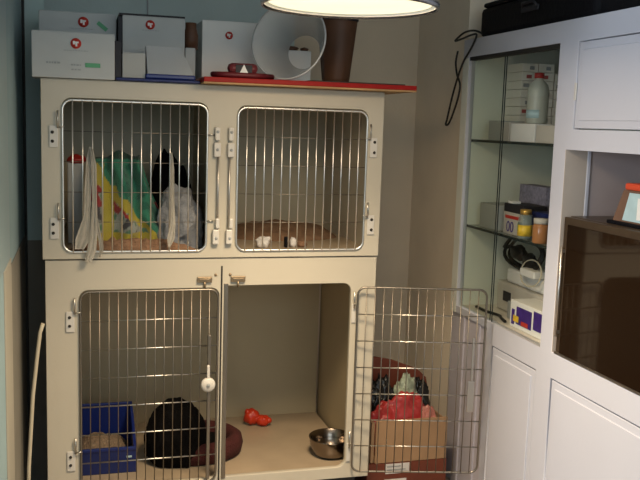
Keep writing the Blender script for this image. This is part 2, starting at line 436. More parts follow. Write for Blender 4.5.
def towel():
    bm = bmesh.new(); g = {}; NU, NV = 96, 70
    for i in range(NU + 1):
        u = i / NU; x = .150 + .262 * u
        zt = 1.335 + .040 * math.sin(math.pi * min(1, u * 1.1)) + .008 * math.sin(u * 19)
        if u > .72: zt -= (u - .72) ** 1.4 * 1.1
        for j in range(2 * NV + 1):
            t = j / NV
            if t <= 1:
                z = FU + .002 + (zt - FU) * t; y = .055 + .13 * t ** 1.4
            else:
                q = t - 1; z = zt - (zt - FU - .002) * q; y = .185 + .02 * math.sin(q * math.pi / 2) + .20 * q
            fold = .020 * math.sin(u * 21 + t * 3.0) + .03 * noise.noise(Vector((u * 6, t * 4, 2)))
            g[i, j] = bm.verts.new((x + .018 * noise.noise(Vector((u * 3, t * 4, 7))) + (.5 - u) * -.03 * (1 - t if t < 1 else t - 1), max(.028, y + fold), z))
    for i in range(NU):
        for j in range(2 * NV): bm.faces.new((g[i, j], g[i + 1, j], g[i + 1, j + 1], g[i, j + 1])).smooth = True
    L = bm.loops.layers.float_color.new('Col')
    for f in bm.faces:
        for l in f.loops: l[L] = (*towel_col(l.vert.co), 1)
    me = bpy.data.meshes.new('towel'); bm.to_mesh(me); bm.free()
    return link('towel', me, M['towg'])
tag(towel(), 'green and yellow printed towel with red patches bundled in the upper left cage', 'towel')
TOW = ('towel', (.468, .115, FU), .082, .075, .128, M['greyt'], 'crumpled grey towel in the right corner of the upper left cage', 3.3, 'towel')
tag(heap('blanket', .462, .42, FU, .112, .20, .29, M['blackt'], 5.1, pk=(.3, 0), rough=.3), 'black blanket heaped behind the grey towel in the upper left cage', 'blanket')
tag(heap('towel', .250, .40, FU, .20, .045, .22, M['brownt'], 8.2, pk=(-.2, 0)), 'dark brown towel bunched behind the printed towel in the upper left cage', 'towel') if False else None
tag(B().box(.08, .135, .22, .30, FU, 1.335, .004).make('box', M['card2']), 'slim grey box standing at the far left inside the upper left cage', 'box')
tag(B().ball((.112, .235, 1.345), .034, .03, .018, nz=.3, seed=2).make('cloth', M['redcap']), 'small red cloth lying on the slim grey box behind the white gauze', 'cloth')
tag(heap('mat', .30, .036, FU, .22, .024, .028, M['peach'], 2.2, rough=.9, freq=9), 'peach and brown rumpled mat edge along the door of the upper left cage', 'mat')

def ribbon(name, pts, widths, m, label, cat, y, seed=0):
    """strip of cloth hanging in front of the wires; pts (x,z) centre line"""
    bm = bmesh.new(); rows = []; K = 8; N = len(pts); S = 6
    P = []
    for i in range(N - 1):
        for k in range(S):
            t = k / S; P.append((pts[i][0] * (1 - t) + pts[i + 1][0] * t, pts[i][1] * (1 - t) + pts[i + 1][1] * t, widths[i] * (1 - t) + widths[i + 1] * t))
    P.append((*pts[-1], widths[-1]))
    for a, (x, z, w) in enumerate(P):
        row = []
        for k in range(K + 1):
            u = k / K - .5
            row.append(bm.verts.new((x + u * w, y - .003 * math.cos(u * 14 + a * .05 + seed) - .003 * noise.noise(Vector((a * .15, u * 4, seed))), z)))
        rows.append(row)
    for a in range(len(rows) - 1):
        for k in range(K): bm.faces.new((rows[a][k], rows[a][k + 1], rows[a + 1][k + 1], rows[a + 1][k])).smooth = True
    bmesh.ops.solidify(bm, geom=bm.faces[:], thickness=.0012)
    me = bpy.data.meshes.new(name); bm.to_mesh(me); bm.free()
    return tag(link(name, me, m), label, cat)
g1 = ribbon('gauze_strip', [(.158, 1.400), (.156, 1.36), (.148, 1.25), (.146, 1.17), (.132, 1.09), (.120, 1.055)], [.010, .024, .022, .022, .05, .03], M['gauze'],
       'broad white gauze strip knotted to left side of the upper left cage door', 'gauze', -.024)
e = ribbon('tail', [(.160, 1.395), (.168, 1.34), (.170, 1.22), (.168, 1.12), (.160, 1.05), (.148, 1.012)], [.010, .018, .016, .024, .030, .024], M['gauze'], '', '', -.031, 2)
e2 = ribbon('tail', [(.176, 1.16), (.186, 1.10), (.192, 1.05), (.186, 1.028)], [.008, .012, .012, .006], M['gauze'], '', '', -.028, 4)
for q in (e, e2):
    q.parent = g1
    for k in ('label', 'category'): del q[k]
ribbon('gauze_strip', [(.426, 1.388), (.428, 1.33), (.430, 1.22), (.432, 1.14), (.426, 1.09), (.420, 1.060)], [.006, .014, .013, .018, .026, .008], M['gauze'],
       'narrow white gauze strip hanging on the right part of the upper left cage door', 'gauze', -.024, 6)

# upper right cage contents
tag(heap('towel', .92, .45, FU, .23, .20, .050, M['brownt'], 1.1, rough=.4), 'flat brown towel on the floor of the upper right cage', 'towel')
tag(B().ball((.775, .075, FU + .024), .026, .02, .022, nz=.5, seed=4).make('tissue', M['paper']), 'crumpled white tissue near the door of the upper right cage', 'tissue')
tag(B().box(.855, .872, .07, .09, FU, FU + .04, .004).make('bottlecap', M['black']), 'small black canister standing by the door of the upper right cage', 'bottlecap')  # a loose bottle cap, built as a small black block
tag(B().ball((.890, .08, FU + .018), .014, .014, .019, nz=.3, seed=6).make('treat', M['paper']), 'small whitish treat beside the black canister in the upper right cage', 'treat')
tag(B().ball((.925, .085, FU + .012), .020, .014, .013, nz=.4, seed=9).make('treat', M['peach']), 'small tan treat near the middle of the upper right cage door', 'treat')

# ------------------------------------------------------------------ lower cage contents
LT = thing('litter_box', 'blue plastic litter box with high back in the lower left cage', 'litter box', (.22, .25, FZ))
B().box(.068, .322, .145, .157, FZ, FZ + .100, .003).make('front_wall', M['bluedk'], LT)
for x in (.070, .312):
    sp = B()
    bmv = [(x, .155, FZ), (x, .44, FZ), (x, .44, FZ + .180), (x, .33, FZ + .168), (x, .155, FZ + .100)]
    bmw = [(x + .010, y, z) for (_, y, z) in bmv]
    sp.poly(bmv); sp.poly(list(reversed(bmw)))
    for k in range(5): k2 = (k + 1) % 5; sp.poly([bmv[k], bmv[k2], bmw[k2], bmw[k]])
    sp.make('side_wall', M['blue'], LT)
B().box(.070, .322, .430, .442, FZ, FZ + .180, .003).make('back_wall', M['blue'], LT)
B().box(.080, .312, .157, .43, FZ, FZ + .006).make('bottom', M['bluedk'], LT)
B().box(.066, .324, .139, .147, FZ + .090, FZ + .102, .002).make('rim', M['blue'], LT)
B().box(.285, .305, .142, .1446, FZ + .060, FZ + .067).make('sticker', M['teal'], LT)
tag(heap('litter', .196, .295, FZ + .008, .112, .130, .085, M['litter'], 7, power=8, rough=.2), 'beige litter heaped in the blue litter box', 'litter')['kind'] = 'stuff'

PB = thing('pet_bed', 'round dark red padded pet bed in the middle of the lower cage', 'pet bed', (.575, .30, FZ))
B().lathe([(.0001, .012), (.12, .012), (.135, .03), (.14, .055), (.152, .078), (.175, .084), (.196, .070), (.203, .04), (.195, .008), (.18, 0), (.0001, 0)], (.562, .300, FZ), 40,
          Matrix.Diagonal((.95, .8, 1, 1))).make('rim', M['dred'], PB)
B().ball((.575, .30, FZ + .035), .135, .11, .028, nz=.1).make('cushion', M['blackt'], PB)
BLK = ('blanket', (.478, .235, FZ + .002), .112, .115, .150, M['blackt'], 'black fleece blanket heaped against the dark red pet bed', 4.4, 'blanket')

tag(B().ball((.845, .565, FZ + .038), .034, .030, .036, nz=.25, seed=1).ball((.892, .545, FZ + .024), .030, .026, .024, nz=.25, seed=3).ball((.866, .555, FZ + .032), .022, .018, .020, nz=.2, seed=5)
    .ball((.915, .537, FZ + .026), .014, .014, .014).ball((.825, .565, FZ + .058), .012, .014, .016).make('chew_toy', M['orange'], None), 'orange red knotted rubber chew toy on the lower cage floor', 'toy')
BW = B().lathe([(.0001, .004), (.048, .004), (.066, .018), (.078, .045), (.083, .078), (.086, .080), (.089, .078), (.088, .074), (.083, .045), (.070, .014), (.054, 0), (.0001, 0)], (1.089, .165, FZ + .001), 48)
tag(BW.make('feeding_bowl', M['bowl']), 'empty stainless steel feeding bowl at the right of the open lower cage', 'bowl')

# ------------------------------------------------------------------ things on top of the cages
def logo(parent, x, y, z, r=.017):
    d = B().lathe([(.0001, -.001), (r, -.001), (r, 0)], (x, y, z), 28, Matrix.Rotation(R(-90), 4, 'X')); l = d.make('logo', M['red'], parent)
    B().box(x - r * .55, x - r * .15, y - .0022, y - .0012, z - r * .2, z + r * .45).box(x - r * .2, x + r * .5, y - .0022, y - .0012, z + r * .05, z + r * .35).box(x - r * .1, x + r * .25, y - .0022, y - .0012, z - r * .55, z + r * .1).make('emblem', M['white'], l)
def print_bars(parent, items, y):
    for (x0, x1, z0, z1, m) in items:
        b = B()
        if m == 'grey':
            x = x0
            while x < x1: wd = random.uniform(.004, .010); b.box(x, min(x + wd, x1), y - .001, y, z0, z1); x += wd + .003
        else: b.box(x0, x1, y - .001, y, z0, z1)
        b.make('print', M[m], parent)
def carton(name, label, x0, x1, y0, y1, z0, z1, m='card', sidem=None):
    t = thing(name, label, 'box', ((x0 + x1) / 2, (y0 + y1) / 2, z0))
    B().box(x0, x1, y0, y1, z0, z1, .002).make('body', M[m], t)
    B().box(x0 + .002, x1 - .002, y0 - .0012, y0 + .12, z1 - .0005, z1 + .001).make('lid', M[m], t)
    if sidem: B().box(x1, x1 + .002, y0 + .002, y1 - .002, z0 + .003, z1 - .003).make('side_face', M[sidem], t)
    return t
t = carton('cardboard_box', 'wide white box with red round logo and green label, front left on the cages', -.025, .236, -.035, .16, ZT + .001, 1.770)
logo(t, .113, -.036, 1.735); print_bars(t, [(.075, .150, 1.711, 1.713, 'grey'), (.142, .190, 1.660, 1.674, 'green'), (.020, .065, 1.668, 1.674, 'grey'), (.098, .128, 1.664, 1.668, 'grey'), (.098, .128, 1.649, 1.653, 'grey')], -.0362)
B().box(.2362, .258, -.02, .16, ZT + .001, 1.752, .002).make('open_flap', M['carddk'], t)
t = carton('cardboard_box', 'white box with red logo and slanted green stripe, behind the front left box', -.010, .250, .175, .40, ZT + .001, 1.858)
logo(t, .138, .174, 1.826, .018)
print_bars(t, [(.090, .175, 1.802, 1.804, 'grey')], .1738)
B().box(.182, .222, .1725, .1738, 1.808, 1.822, rot=Matrix.Rotation(R(38), 3, 'Y')).make('print', M['green'], t)
t = carton('cardboard_box', 'white box with red logo and dark lid edge, between the left boxes and the collar', .268, .482, .105, .38, ZT + .001, 1.850)
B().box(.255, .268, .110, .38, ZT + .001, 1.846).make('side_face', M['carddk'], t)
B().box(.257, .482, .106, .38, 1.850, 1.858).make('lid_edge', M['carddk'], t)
logo(t, .362, .104, 1.823, .016); print_bars(t, [(.335, .392, 1.803, 1.805, 'grey')], .1038)
t = carton('cardboard_box', 'small grey box beside the dark edged front left box', .262, .338, -.005, .09, ZT + .012, 1.716, 'card2')
TR = thing('tray', 'milky plastic tray with bright blue base on the cage top', 'tray', (.41, .03, ZT))
B().box(.338, .505, -.020, .085, ZT + .012, ZT + .028, .004).make('base', M['blue'], TR)
tw = B(); 
tw.poly([(.345, -.015, ZT + .028), (.500, -.015, ZT + .028), (.455, -.005, 1.742), (.340, -.005, 1.742)])
tw.poly([(.500, -.015, ZT + .028), (.500, .08, ZT + .028), (.455, .06, 1.742), (.455, -.005, 1.742)])
tw.poly([(.345, .08, ZT + .028), (.345, -.015, ZT + .028), (.340, -.005, 1.742), (.340, .06, 1.742)])
bmesh.ops.solidify(tw.bm, geom=tw.bm.faces[:], thickness=.002)
tw.make('wall', mat('milky_tray', (.58, .62, .66), .3, alpha=.8), TR)
NT = tag(B().box(.240, .520, -.030, .095, ZT + .001, ZT + .011, .004).make('tray_lid', M['bluedk']), 'flat navy blue tray lid under the milky tray and small grey box on the cage top', 'tray')  # a loose tray lid lying flat on the cage top

# red painted board lying on the right half, overhanging the front
BD = thing('board', 'long red painted wooden board overhanging the right half of the cage top', 'board', (.9, .05, ZT))
rot = Matrix.Rotation(R(-1.5), 3, 'Y')
B().box(.525, 1.290, -.085, .50, ZT + .0015, ZT + .0075, .001).make('wood_core', M['wood'], BD)
B().box(.525, 1.290, -.086, .50, ZT + .0075, ZT + .024, .002).make('painted_face', M['redpaint'], BD)
B().box(.90, 1.255, -.06, .30, ZT + .0242, ZT + .029, .001).make('black_strip', M['slot'], BD)
TB = ZT + .0295
t = carton('cardboard_box', 'tall white box with faint red logo behind the clear collar', .556, .790, .20, .42, TB, 1.862, 'white')
logo(t, .655, .199, 1.812, .014)
t2 = carton('cardboard_box', 'low white box inside the clear collar outline on the red board', .800, .975, .22, .40, TB, 1.772, 'white')
tag(B().box(.500, .545, .30, .36, ZT + .001, 1.86, .006).make('book', M['brownt']), 'brown book standing in the gap between two logo boxes', 'book') if False else None
tag(B().ball((.905, .27, 1.783), .030, .02, .010, nz=.4, seed=3).make('pet_treat', M['brown']), 'brown chew treat lying on the low white box', 'treat')
tag(B().ball((.960, .27, 1.781), .016, .016, .009, nz=.4, seed=8).make('pet_treat', M['brown']), 'tiny dark treat at the right end of the low white box', 'treat')
carton('cardboard_box', 'low white box wedged between the dark edged box and the red board', .486, .522, .12, .30, ZT + .0005, 1.752)
tag(B().lathe([(.0001, 0), (.026, 0), (.027, .05), (.020, .075), (.020, .095), (.0001, .097)], (.515, .20, 1.7535), 20).make('bottle', M['brown']), 'dim brown bottle on the low white box in the gap between two logo boxes', 'bottle')

# clear elizabethan collar: wide cone seen from the mouth
EC = thing('pet_cone', 'clear plastic pet recovery cone standing on the red board', 'pet cone', (.83, .05, TB))
ax = Vector((.60, .78, -.20)).normalized()     # from wide mouth to neck hole
q = Vector((0, 0, 1)).rotation_difference(ax).to_matrix().to_4x4()
c0 = Vector((.830, -.005, TB + .137))
b = B(); b.lathe([(.140, 0), (.1395, .004), (.064, .148), (.0625, .148), (.138, .004), (.140, 0)], c0, 56, Matrix.Diagonal((1.30, 1, 1, 1)) if False else q)
b.make('cone', M['cone'], EC)
b = B(); b.lathe([(.1382, -.002), (.1418, -.002), (.1418, .005), (.1382, .005), (.1382, -.002)], c0, 56, q); b.make('rim', M['coneedge'], EC)
# brown tapered bin
BN = thing('bin', 'brown tapered bin standing behind the lamp end of the red board', 'bin', (1.06, .2, TB))
B().lathe([(.0001, 0), (.050, 0), (.054, .02), (.078, .235), (.0785, .24), (.075, .24), (.052, .02), (.0001, .008)], (1.060, .17, TB), 6, Matrix.Rotation(R(30), 4, 'Z')).make('body', M['brown'], BN)
B().lathe([(.078, .232), (.082, .232), (.082, .243), (.078, .243), (.078, .232)], (1.060, .17, TB), 6, Matrix.Rotation(R(30), 4, 'Z')).make('rim', M['carddk'], BN)
# harness
HN = thing('dog_harness', 'dark red dog harness with white triangle lying on the red board', 'harness', (.665, -.04, TB))
hb = ZT + .0245
B().tube([(.560, -.05, hb + .010), (.60, -.068, hb + .010), (.70, -.068, hb + .010), (.765, -.05, hb + .009), (.70, -.030, hb + .009), (.60, -.030, hb + .009)], .0095, 10, closed=True).make('strap', M['harn'], HN)
B().box(.610, .712, -.074, -.030, hb + .016, hb + .050, .014).make('padded_body', M['harn'], HN)
B().poly([(.648, -.0755, hb + .018), (.676, -.0755, hb + .018), (.662, -.0755, hb + .046)]).make('white_triangle', M['white'], HN)
B().box(.634, .690, -.0752, -.0735, hb + .018, hb + .044, .0).make('badge', M['carddk'], HN)

# ------------------------------------------------------------------ hanging lamp
LX, LY, LZ, LR = .804, -.80, 1.802, .226
LP = thing('exam_lamp', 'round metal exam lamp glowing warm, hanging in front of the cage top', 'lamp', (LX, LY, LZ))
B().lathe([(LR, 0), (LR + .006, 0), (LR + .008, .014), (LR - .004, .030), (LR * .86, .065), (LR * .55, .105), (.07, .125), (.05, .15), (.0001, .15)], (LX, LY, LZ), 64).make('shade', M['lampm'], LP)
B().lathe([(LR - .001, .006), (LR - .008, .026), (LR * .80, .055), (LR * .5, .09), (.0001, .10)], (LX, LY, LZ), 64).make('reflector', M['white'], LP)
B().lathe([(.0001, .012), (LR - .012, .012), (LR - .012, .014), (.0001, .014)], (LX, LY, LZ), 64).make('diffuser', mat('lamp_glow', (.9, .85, .6), .4, emit=(1, .93, .66), estr=1.15), LP)
B().tube([(LX, LY, LZ + .14), (LX, LY, ZC)], .014, 16).make('stem', M['lampm'], LP)
B().box(LX + .16, LX + .21, LY - .02, LY + .02, LZ + .05, LZ + .085, .005).tube([(LX + .18, LY, LZ + .07), (LX + .235, LY, LZ + .10), (LX + .24, LY, LZ + .2)], .009).make('handle', M['lampm'], LP)

# ------------------------------------------------------------------ right hand built-in cabinet
XC = 1.64
CB = thing('wall_cabinet', 'tall white built-in cabinet with sliding glass front along the right wall', 'cabinet', (1.84, -.5, 0))
YN = -1.30
ZW, ZCT = .765, 1.857
gl = [(.236, ZW), (-.447, ZW), (-.447, 1.787), (.236, 1.787)]
ni = [(-.522, .768), (-1.20, .768), (-1.20, 1.443), (-.522, 1.443)]
ud = [(-.556, 1.508), (-1.20, 1.508), (-1.20, 1.785), (-.556, 1.785)]
b1 = [(-.100, .09), (-.430, .09), (-.430, .680), (-.100, .680)]
b2 = [(-.528, .09), (-1.20, .09), (-1.20, .680), (-.528, .680)]
panel('face_frame', [(-.052, 0), (YN, 0), (YN, ZCT), (.292, ZCT), (.292, ZW - .03), (-.052, ZW - .03)], [gl, ni, ud, b1, b2], .028, M['cab'], CB, plane='YZ', at=XC + .014, bev=.0015)
B().box(XC + .010, XC + .024, -.0515, .292, 0, ZW - .0305, .002).box(XC + .004, XC + .012, .02, .04, 0, ZW - .031).box(XC + .004, XC + .012, .16, .17, 0, ZW - .031).make('end_panel', M['cab2'], CB)
B().box(XC + .030, 2.07, YN, .292, ZCT - .022, ZCT).make('top', M['cab'], CB)
B().box(XC + .030, 2.06, .240, .258, ZW, ZCT - .022).make('side_panel', M['cabin'], CB)
B().box(2.05, 2.07, -.465, .258, 0, ZCT - .022).make('back_panel', M['cabin'], CB)
B().box(XC + .030, 2.05, -.470, -.451, ZW, ZCT - .022).make('partition', M['cabin'], CB)
B().box(XC + .030, 2.05, -.451, .240, ZW - .02, ZW).make('worktop', M['cabwt'], CB)
B().box(XC + .002, XC + .028, -.446, .235, 1.772, 1.786).make('glass_track', M['slot'], CB)
# niche lining
B().box(XC + .001, XC + .082, -.5250, -.505, .768, 1.443).make('niche_jamb', M['nichel'], CB)
B().box(XC + .082, XC + .096, -.5270, -.505, .768, 1.443, .003).make('niche_batten', M['cab'], CB)
B().box(XC + .096, 2.05, -.5215, -.505, .768, 1.443).make('niche_side', M['nichew'], CB)
B().box(2.04, 2.06, YN, -.505, .768, 1.443).make('niche_back', M['nichew'], CB)
B().box(XC + .030, 2.04, YN, -.5215, 1.445, 1.46).make('niche_top', M['nichew'], CB)
B().box(XC + .030, 2.04, YN, -.5215, .750, .768).make('niche_floor', M['cab'], CB)
B().box(XC + .030, 2.04, YN, YN + .08, .768, 1.443).make('niche_near_side', M['nichew'], CB)
B().box(XC - .001, XC + .002, .238, .291, ZW - .03, ZCT - .075).make('far_stile', M['cabin'], CB)
# glass shelves + sliding panes
for z, nm in ((1.453, 0), (1.102, 1)):
    B().box(XC + .032, 2.045, -.449, .238, z - .004, z + .004).make('glass_shelf', M['shelfg'], CB)
    B().box(XC + .029, XC + .032, -.449, .238, z - .005, z + .005).make('shelf_edge', M['glasse'], CB)
p1 = B().box(XC + .013, XC + .016, -.042, .2355, ZW + .001, 1.772).make('sliding_pane', glass('pane_far', (.93, .95, .92), .05), CB)
B().box(XC + .013, XC + .016, -.0455, -.042, ZW + .001, 1.772).make('pane_edge', M['glasse'], p1)
p2 = B().box(XC + .006, XC + .009, -.4465, -.074, ZW + .001, 1.772).make('sliding_pane', glass('pane_near', (.97, .98, .97), .02), CB)
B().box(XC + .006, XC + .009, -.074, -.0705, ZW + .001, 1.772).make('pane_edge', M['glasse'], p2)
def cdoor(y0, y1, z0, z1, hy=None):
    d = B().box(XC + .002, XC + .022, y0, y1, z0, z1, .002).make('door', M['cab'], CB)
    B().box(XC - .0025, XC + .003, y0 + .024, y1 - .024 if y1 > -1.2 else y1, z0 + .024, z1 - .024, .004).make('raised_panel', M['cab'], d)
    return d
cdoor(-1.196, -.562, 1.512, 1.781)
cdoor(-.426, -.105, .095, .675)
cdoor(-1.196, -.534, .095, .675)
B().box(XC - .004, XC + .001, -.566, -.554, 1.60, 1.655, .002).make('hinge', M['plast'], CB)

# smoked glass appliance in the niche
OV = thing('oven', 'brown smoked glass fronted oven in the white niche', 'oven', (1.82, -.85, .768))
B().box(XC + .024, 2.02, -1.19, -.535, .771, 1.228, .006).make('body', M['ovenf'], OV)
B().box(XC + .004, XC + .023, -1.19, -.538, .771, 1.226, .004).make('door_frame', M['ovenf'], OV)
dg = B().box(XC - .002, XC + .004, -1.188, -.570, .777, 1.203, .001).make('door_glass', M['oven'], OV)
B().tube([(XC - .008, -.5545, .83), (XC - .008, -.5545, 1.13)], .004, 10).box(XC - .008, XC + .005, -.558, -.551, .84, .85).box(XC - .008, XC + .005, -.558, -.551, 1.11, 1.12).make('handle', M['steel2'], OV)
B().box(XC - .001, XC + .006, -1.188, -.538, .768, .776).make('bottom_trim', M['steel2'], OV)
# box on top of the oven
PK = thing('tissue_box', 'tissue box with brown side, pale teal front and red top on the oven', 'box', (1.80, -.93, 1.229))
B().box(1.672, 1.80, -.99, -.728, 1.2285, 1.239, .002).make('base', M['black'], PK)
def prism(x0, x1, q): 
    b = B(); A = [(x0, y, z) for y, z in q]; C_ = [(x1, y, z) for y, z in q]
    b.poly(A); b.poly(list(reversed(C_)))
    for k in range(len(q)): k2 = (k + 1) % len(q); b.poly([A[k], A[k2], C_[k2], C_[k]])
    return b
prism(1.682, 1.78, [(-.98, 1.2395), (-.745, 1.2395), (-.79, 1.335), (-.98, 1.335)]).make('body', M['brown2'], PK)
prism(1.6795, 1.6815, [(-.98, 1.2445), (-.795, 1.2445), (-.822, 1.328), (-.98, 1.328)]).make('front_face', M['teal'], PK)
B().box(1.676, 1.785, -.99, -.800, 1.3355, 1.356, .006).make('lid', M['rb'], PK)
B().box(1.6775, 1.679, -.98, -.865, 1.252, 1.315).make('label', M['white'], PK)

# black case on the cabinet
KC = thing('equipment_case', 'long black case lying on top of the white cabinet', 'case', (1.8, -.2, ZCT))
B().box(1.650, 1.95, -.62, .180, ZCT + .001, 1.970, .018).make('body', M['black'], KC)
B().box(1.655, 1.945, -.60, .170, 1.9705, 1.990, .012).make('lid', M['black'], KC)
B().box(1.643, 1.650, -.28, -.16, 1.915, 1.935, .003).tube([(1.646, -.27, 1.93), (1.636, -.26, 1.945), (1.636, -.18, 1.945), (1.646, -.17, 1.93)], .005).make('handle', M['carddk'], KC)

# loose cable loop over the cabinet corner
def smoothpath(P, n=10):
    out = []; P = [Vector(p) for p in P]
    for i in range(len(P) - 1):
        a, b, c, d = P[max(i - 1, 0)], P[i], P[i + 1], P[min(i + 2, len(P) - 1)]
        for k in range(n):
            t = k / n
            out.append(.5 * ((2 * b) + (c - a) * t + (2 * a - 5 * b + 4 * c - d) * t * t + (3 * b - a - 3 * c + d) * t ** 3))
    out.append(P[-1]); return out
CA = [(1.66, .150, 1.868), (1.63, .18, 1.885), (1.625, .26, 1.885), (1.625, .335, 1.866), (1.625, .345, 1.858), (1.625, .28, 1.862), (1.628, .20, 1.870), (1.632, .165, 1.866),
      (1.625, .19, 1.82), (1.62, .25, 1.765), (1.62, .30, 1.70), (1.62, .345, 1.62), (1.62, .380, 1.54), (1.62, .392, 1.515), (1.625, .375, 1.518), (1.625, .335, 1.56), (1.625, .290, 1.63), (1.625, .282, 1.68),
      (1.625, .315, 1.72), (1.625, .333, 1.77), (1.625, .318, 1.815)]
tag(B().tube(smoothpath(CA), .0042, 8).make('cable', M['cable']), 'looped black cable dangling from the far top corner of the cabinet', 'cable')

# ------------------------------------------------------------------ shelf contents
def sbox(name, label, x0, x1, y0, y1, z0, z1, m, extra=None):
    o = B().box(x0, x1, y0, y1, z0, z1, .0015).make(name, m)
    return tag(o, label, 'box')
S1, S2 = 1.4575, 1.1065
sbox('card_box', 'white lidded box at the middle of the upper glass shelf', 1.70, 1.80, -.212, -.030, S1, 1.525, M['white'])
sbox('card_box', 'dull beige box right of the white box on the upper glass shelf', 1.70, 1.82, -.40, -.222, S1, 1.520, M['offw'])
sbox('card_box', 'grey box seen through the far pane on the upper glass shelf', 1.70, 1.80, .045, .150, S1, 1.535, M['card2'])
sbox('card_box', 'pale box beside the pane edge on the upper glass shelf', 1.70, 1.80, -.020, .040, S1, 1.530, M['offw'])
ms = striped('pack_stack', (.42, .41, .38), (.22, .10, .10), 9)
STK = 'stacked narrow packs at the back of the upper glass shelf'
for k, (x, m) in enumerate(((1.805, ms), (1.878, ms), (1.952, ms))):
    n = (9, 9, 8)[k]
    for i in range(n):
        z = S1 + .001 + i * .034
        o = B().box(x, x + .068, .10 - .0 + random.uniform(-.006, .0), .225, z, z + .0325, .001).make('medicine_pack', M['packw'])
        tag(o, 'pale narrow medicine pack stacked at the back of the upper glass shelf', 'pack', STK)
        B().box(x + .006 + (i % 3) * .012, x + .030 + (i % 3) * .010, .0925, .0935, z + .008, z + .022).make('label', M['packr'] if i % 2 else M['grey'], o)
BT = thing('bottle', 'milky white bottle with red cap on the upper glass shelf', 'bottle', (1.76, -.10, S1 + .07))
BT.location = (1.755, -.125, 1.526)
B().lathe([(.0001, 0), (.036, 0), (.039, .006), (.039, .120), (.034, .142), (.016, .160), (.014, .172), (.0001, .172)], (1.755, -.125, 1.526), 28).make('body', M['bottle'], BT)
B().lathe([(.0001, .166), (.018, .166), (.018, .185), (.0001, .187)], (1.755, -.125, 1.526), 24).make('cap', M['redcap'], BT)
B().lathe([(.0395, .02), (.0398, .02), (.0398, .05), (.0395, .05)], (1.755, -.125, 1.526), 28, a0=120, a1=250).make('label', M['teal'], BT)
tag(B().lathe([(.0001, 0), (.026, 0), (.028, .005), (.028, .08), (.014, .1), (.014, .12), (.0001, .12)], (1.775, -.270, 1.5205), 24).make('bottle', M['bottle']), 'small uncapped whitish bottle on the dull beige box', 'bottle')

# middle shelf
sbox('card_box', 'long pale grey box behind the far pane on the middle glass shelf', 1.70, 1.84, .030, .185, S2, 1.205, M['card2'])
LB = thing('medicine_box', 'white box with red stripe and purple figures on the middle glass shelf', 'box', (1.76, -.08, S2))
B().box(1.70, 1.80, -.165, -.020, S2, 1.190, .002).make('body', M['offw'], LB)
B().box(1.698, 1.70, -.150, -.035, 1.166, 1.178).make('stripe', M['red'], LB)
text('00', .058, (1.6985, -.075, 1.116), Matrix.Rotation(R(90), 3, 'X').to_3x3() if False else (Matrix.Rotation(R(-90), 3, 'Z') @ Matrix.Rotation(R(90), 3, 'X')), M['purp'], LB)
sbox('card_box', 'black topped flat box lying on the box with the red stripe', 1.70, 1.80, -.165, -.018, 1.1905, 1.222, M['carddk'])
tag(B().box(1.705, 1.74, -.075, -.035, 1.2225, 1.232, .002).make('box_lid', M['white']), 'tiny flat white box lid lying on the black topped flat box', 'box')  # a loose white box lid
sbox('card_box', 'dark blue box behind the amber jar on the middle glass shelf', 1.735, 1.88, -.37, -.172, S2, 1.205, M['bluedk'])
sbox('card_box', 'lilac checked card box standing behind the box with the red stripe', 1.805, 1.87, -.140, .060, S2, 1.290, M['lilac'])
YJ = thing('jar', 'small glass jar with yellow and green label and gold cap', 'jar', (1.70, -.20, S2))
jc = (1.690, -.205, S2)
B().lathe([(.0001, 0), (.024, 0), (.026, .004), (.026, .070), (.019, .090), (.0001, .092)], jc, 24).make('glass_body', M['shelfg'], YJ)
B().lathe([(.0266, .012), (.0268, .012), (.0268, .052), (.0266, .052)], jc, 24).make('label', M['yel'], YJ)
B().lathe([(.0270, .030), (.0272, .030), (.0272, .058), (.0270, .058)], jc, 12, a0=90, a1=170).make('label_patch', M['grn'], YJ)
B().lathe([(.0001, .090), (.020, .090), (.020, .108), (.0001, .110)], jc, 24).make('cap', M['oliv'], YJ)
AJ = thing('jar', 'amber jar with white lid standing in front of the dark blue box', 'jar', (1.69, -.31, S2))
jc = (1.690, -.318, S2)
B().lathe([(.0001, 0), (.026, 0), (.029, .004), (.029, .062), (.024, .070), (.0001, .070)], jc, 24).make('body', M['amber'], AJ)
B().lathe([(.0001, .070), (.027, .070), (.027, .088), (.0001, .088)], jc, 24).make('lid', M['offw'], AJ)

# lower compartment on the worktop
Z0 = ZW + .001
MB = thing('medicine_box', 'white carton with purple and yellow printed panels at the worktop edge', 'box', (1.72, -.2, Z0))
B().box(1.690, 1.80, -.40, -.135, Z0, .868, .002).make('body', M['white'], MB)
B().box(1.688, 1.690, -.295, -.185, Z0 + .018, .850).make('print_panel', M['purp'], MB)
B().box(1.688, 1.690, -.385, -.310, Z0 + .025, .858).make('print_panel', M['purp'], MB)
B().box(1.6875, 1.6895, -.170, -.150, Z0 + .012, .835).make('print_strip', M['purp'], MB)
B().box(1.6865, 1.6875, -.205, -.165, Z0 + .025, Z0 + .048).make('print_spot', M['yel'], MB)
B().box(1.6865, 1.6875, -.275, -.225, Z0 + .020, Z0 + .036).make('print_spot', M['red'], MB)
DV = thing('device', 'off white device with small dark switch on the worktop behind the carton', 'device', (1.92, .0, Z0))
B().box(1.79, 2.02, -.22, .17, Z0, .885, .008).make('body', M['offw'], DV)
B().box(1.786, 1.790, .05, .11, .81, .85, .001).make('switch', M['carddk'], DV)
B().box(1.80, 2.00, -.18, .12, .8855, .945, .014).make('top_cover', M['white'], DV)
ADP = tag(B().box(1.74, 1.80, -.095, -.015, Z0, .835, .004).make('adapter', M['grey']), 'small grey adapter beside the printed carton on the worktop', 'adapter')
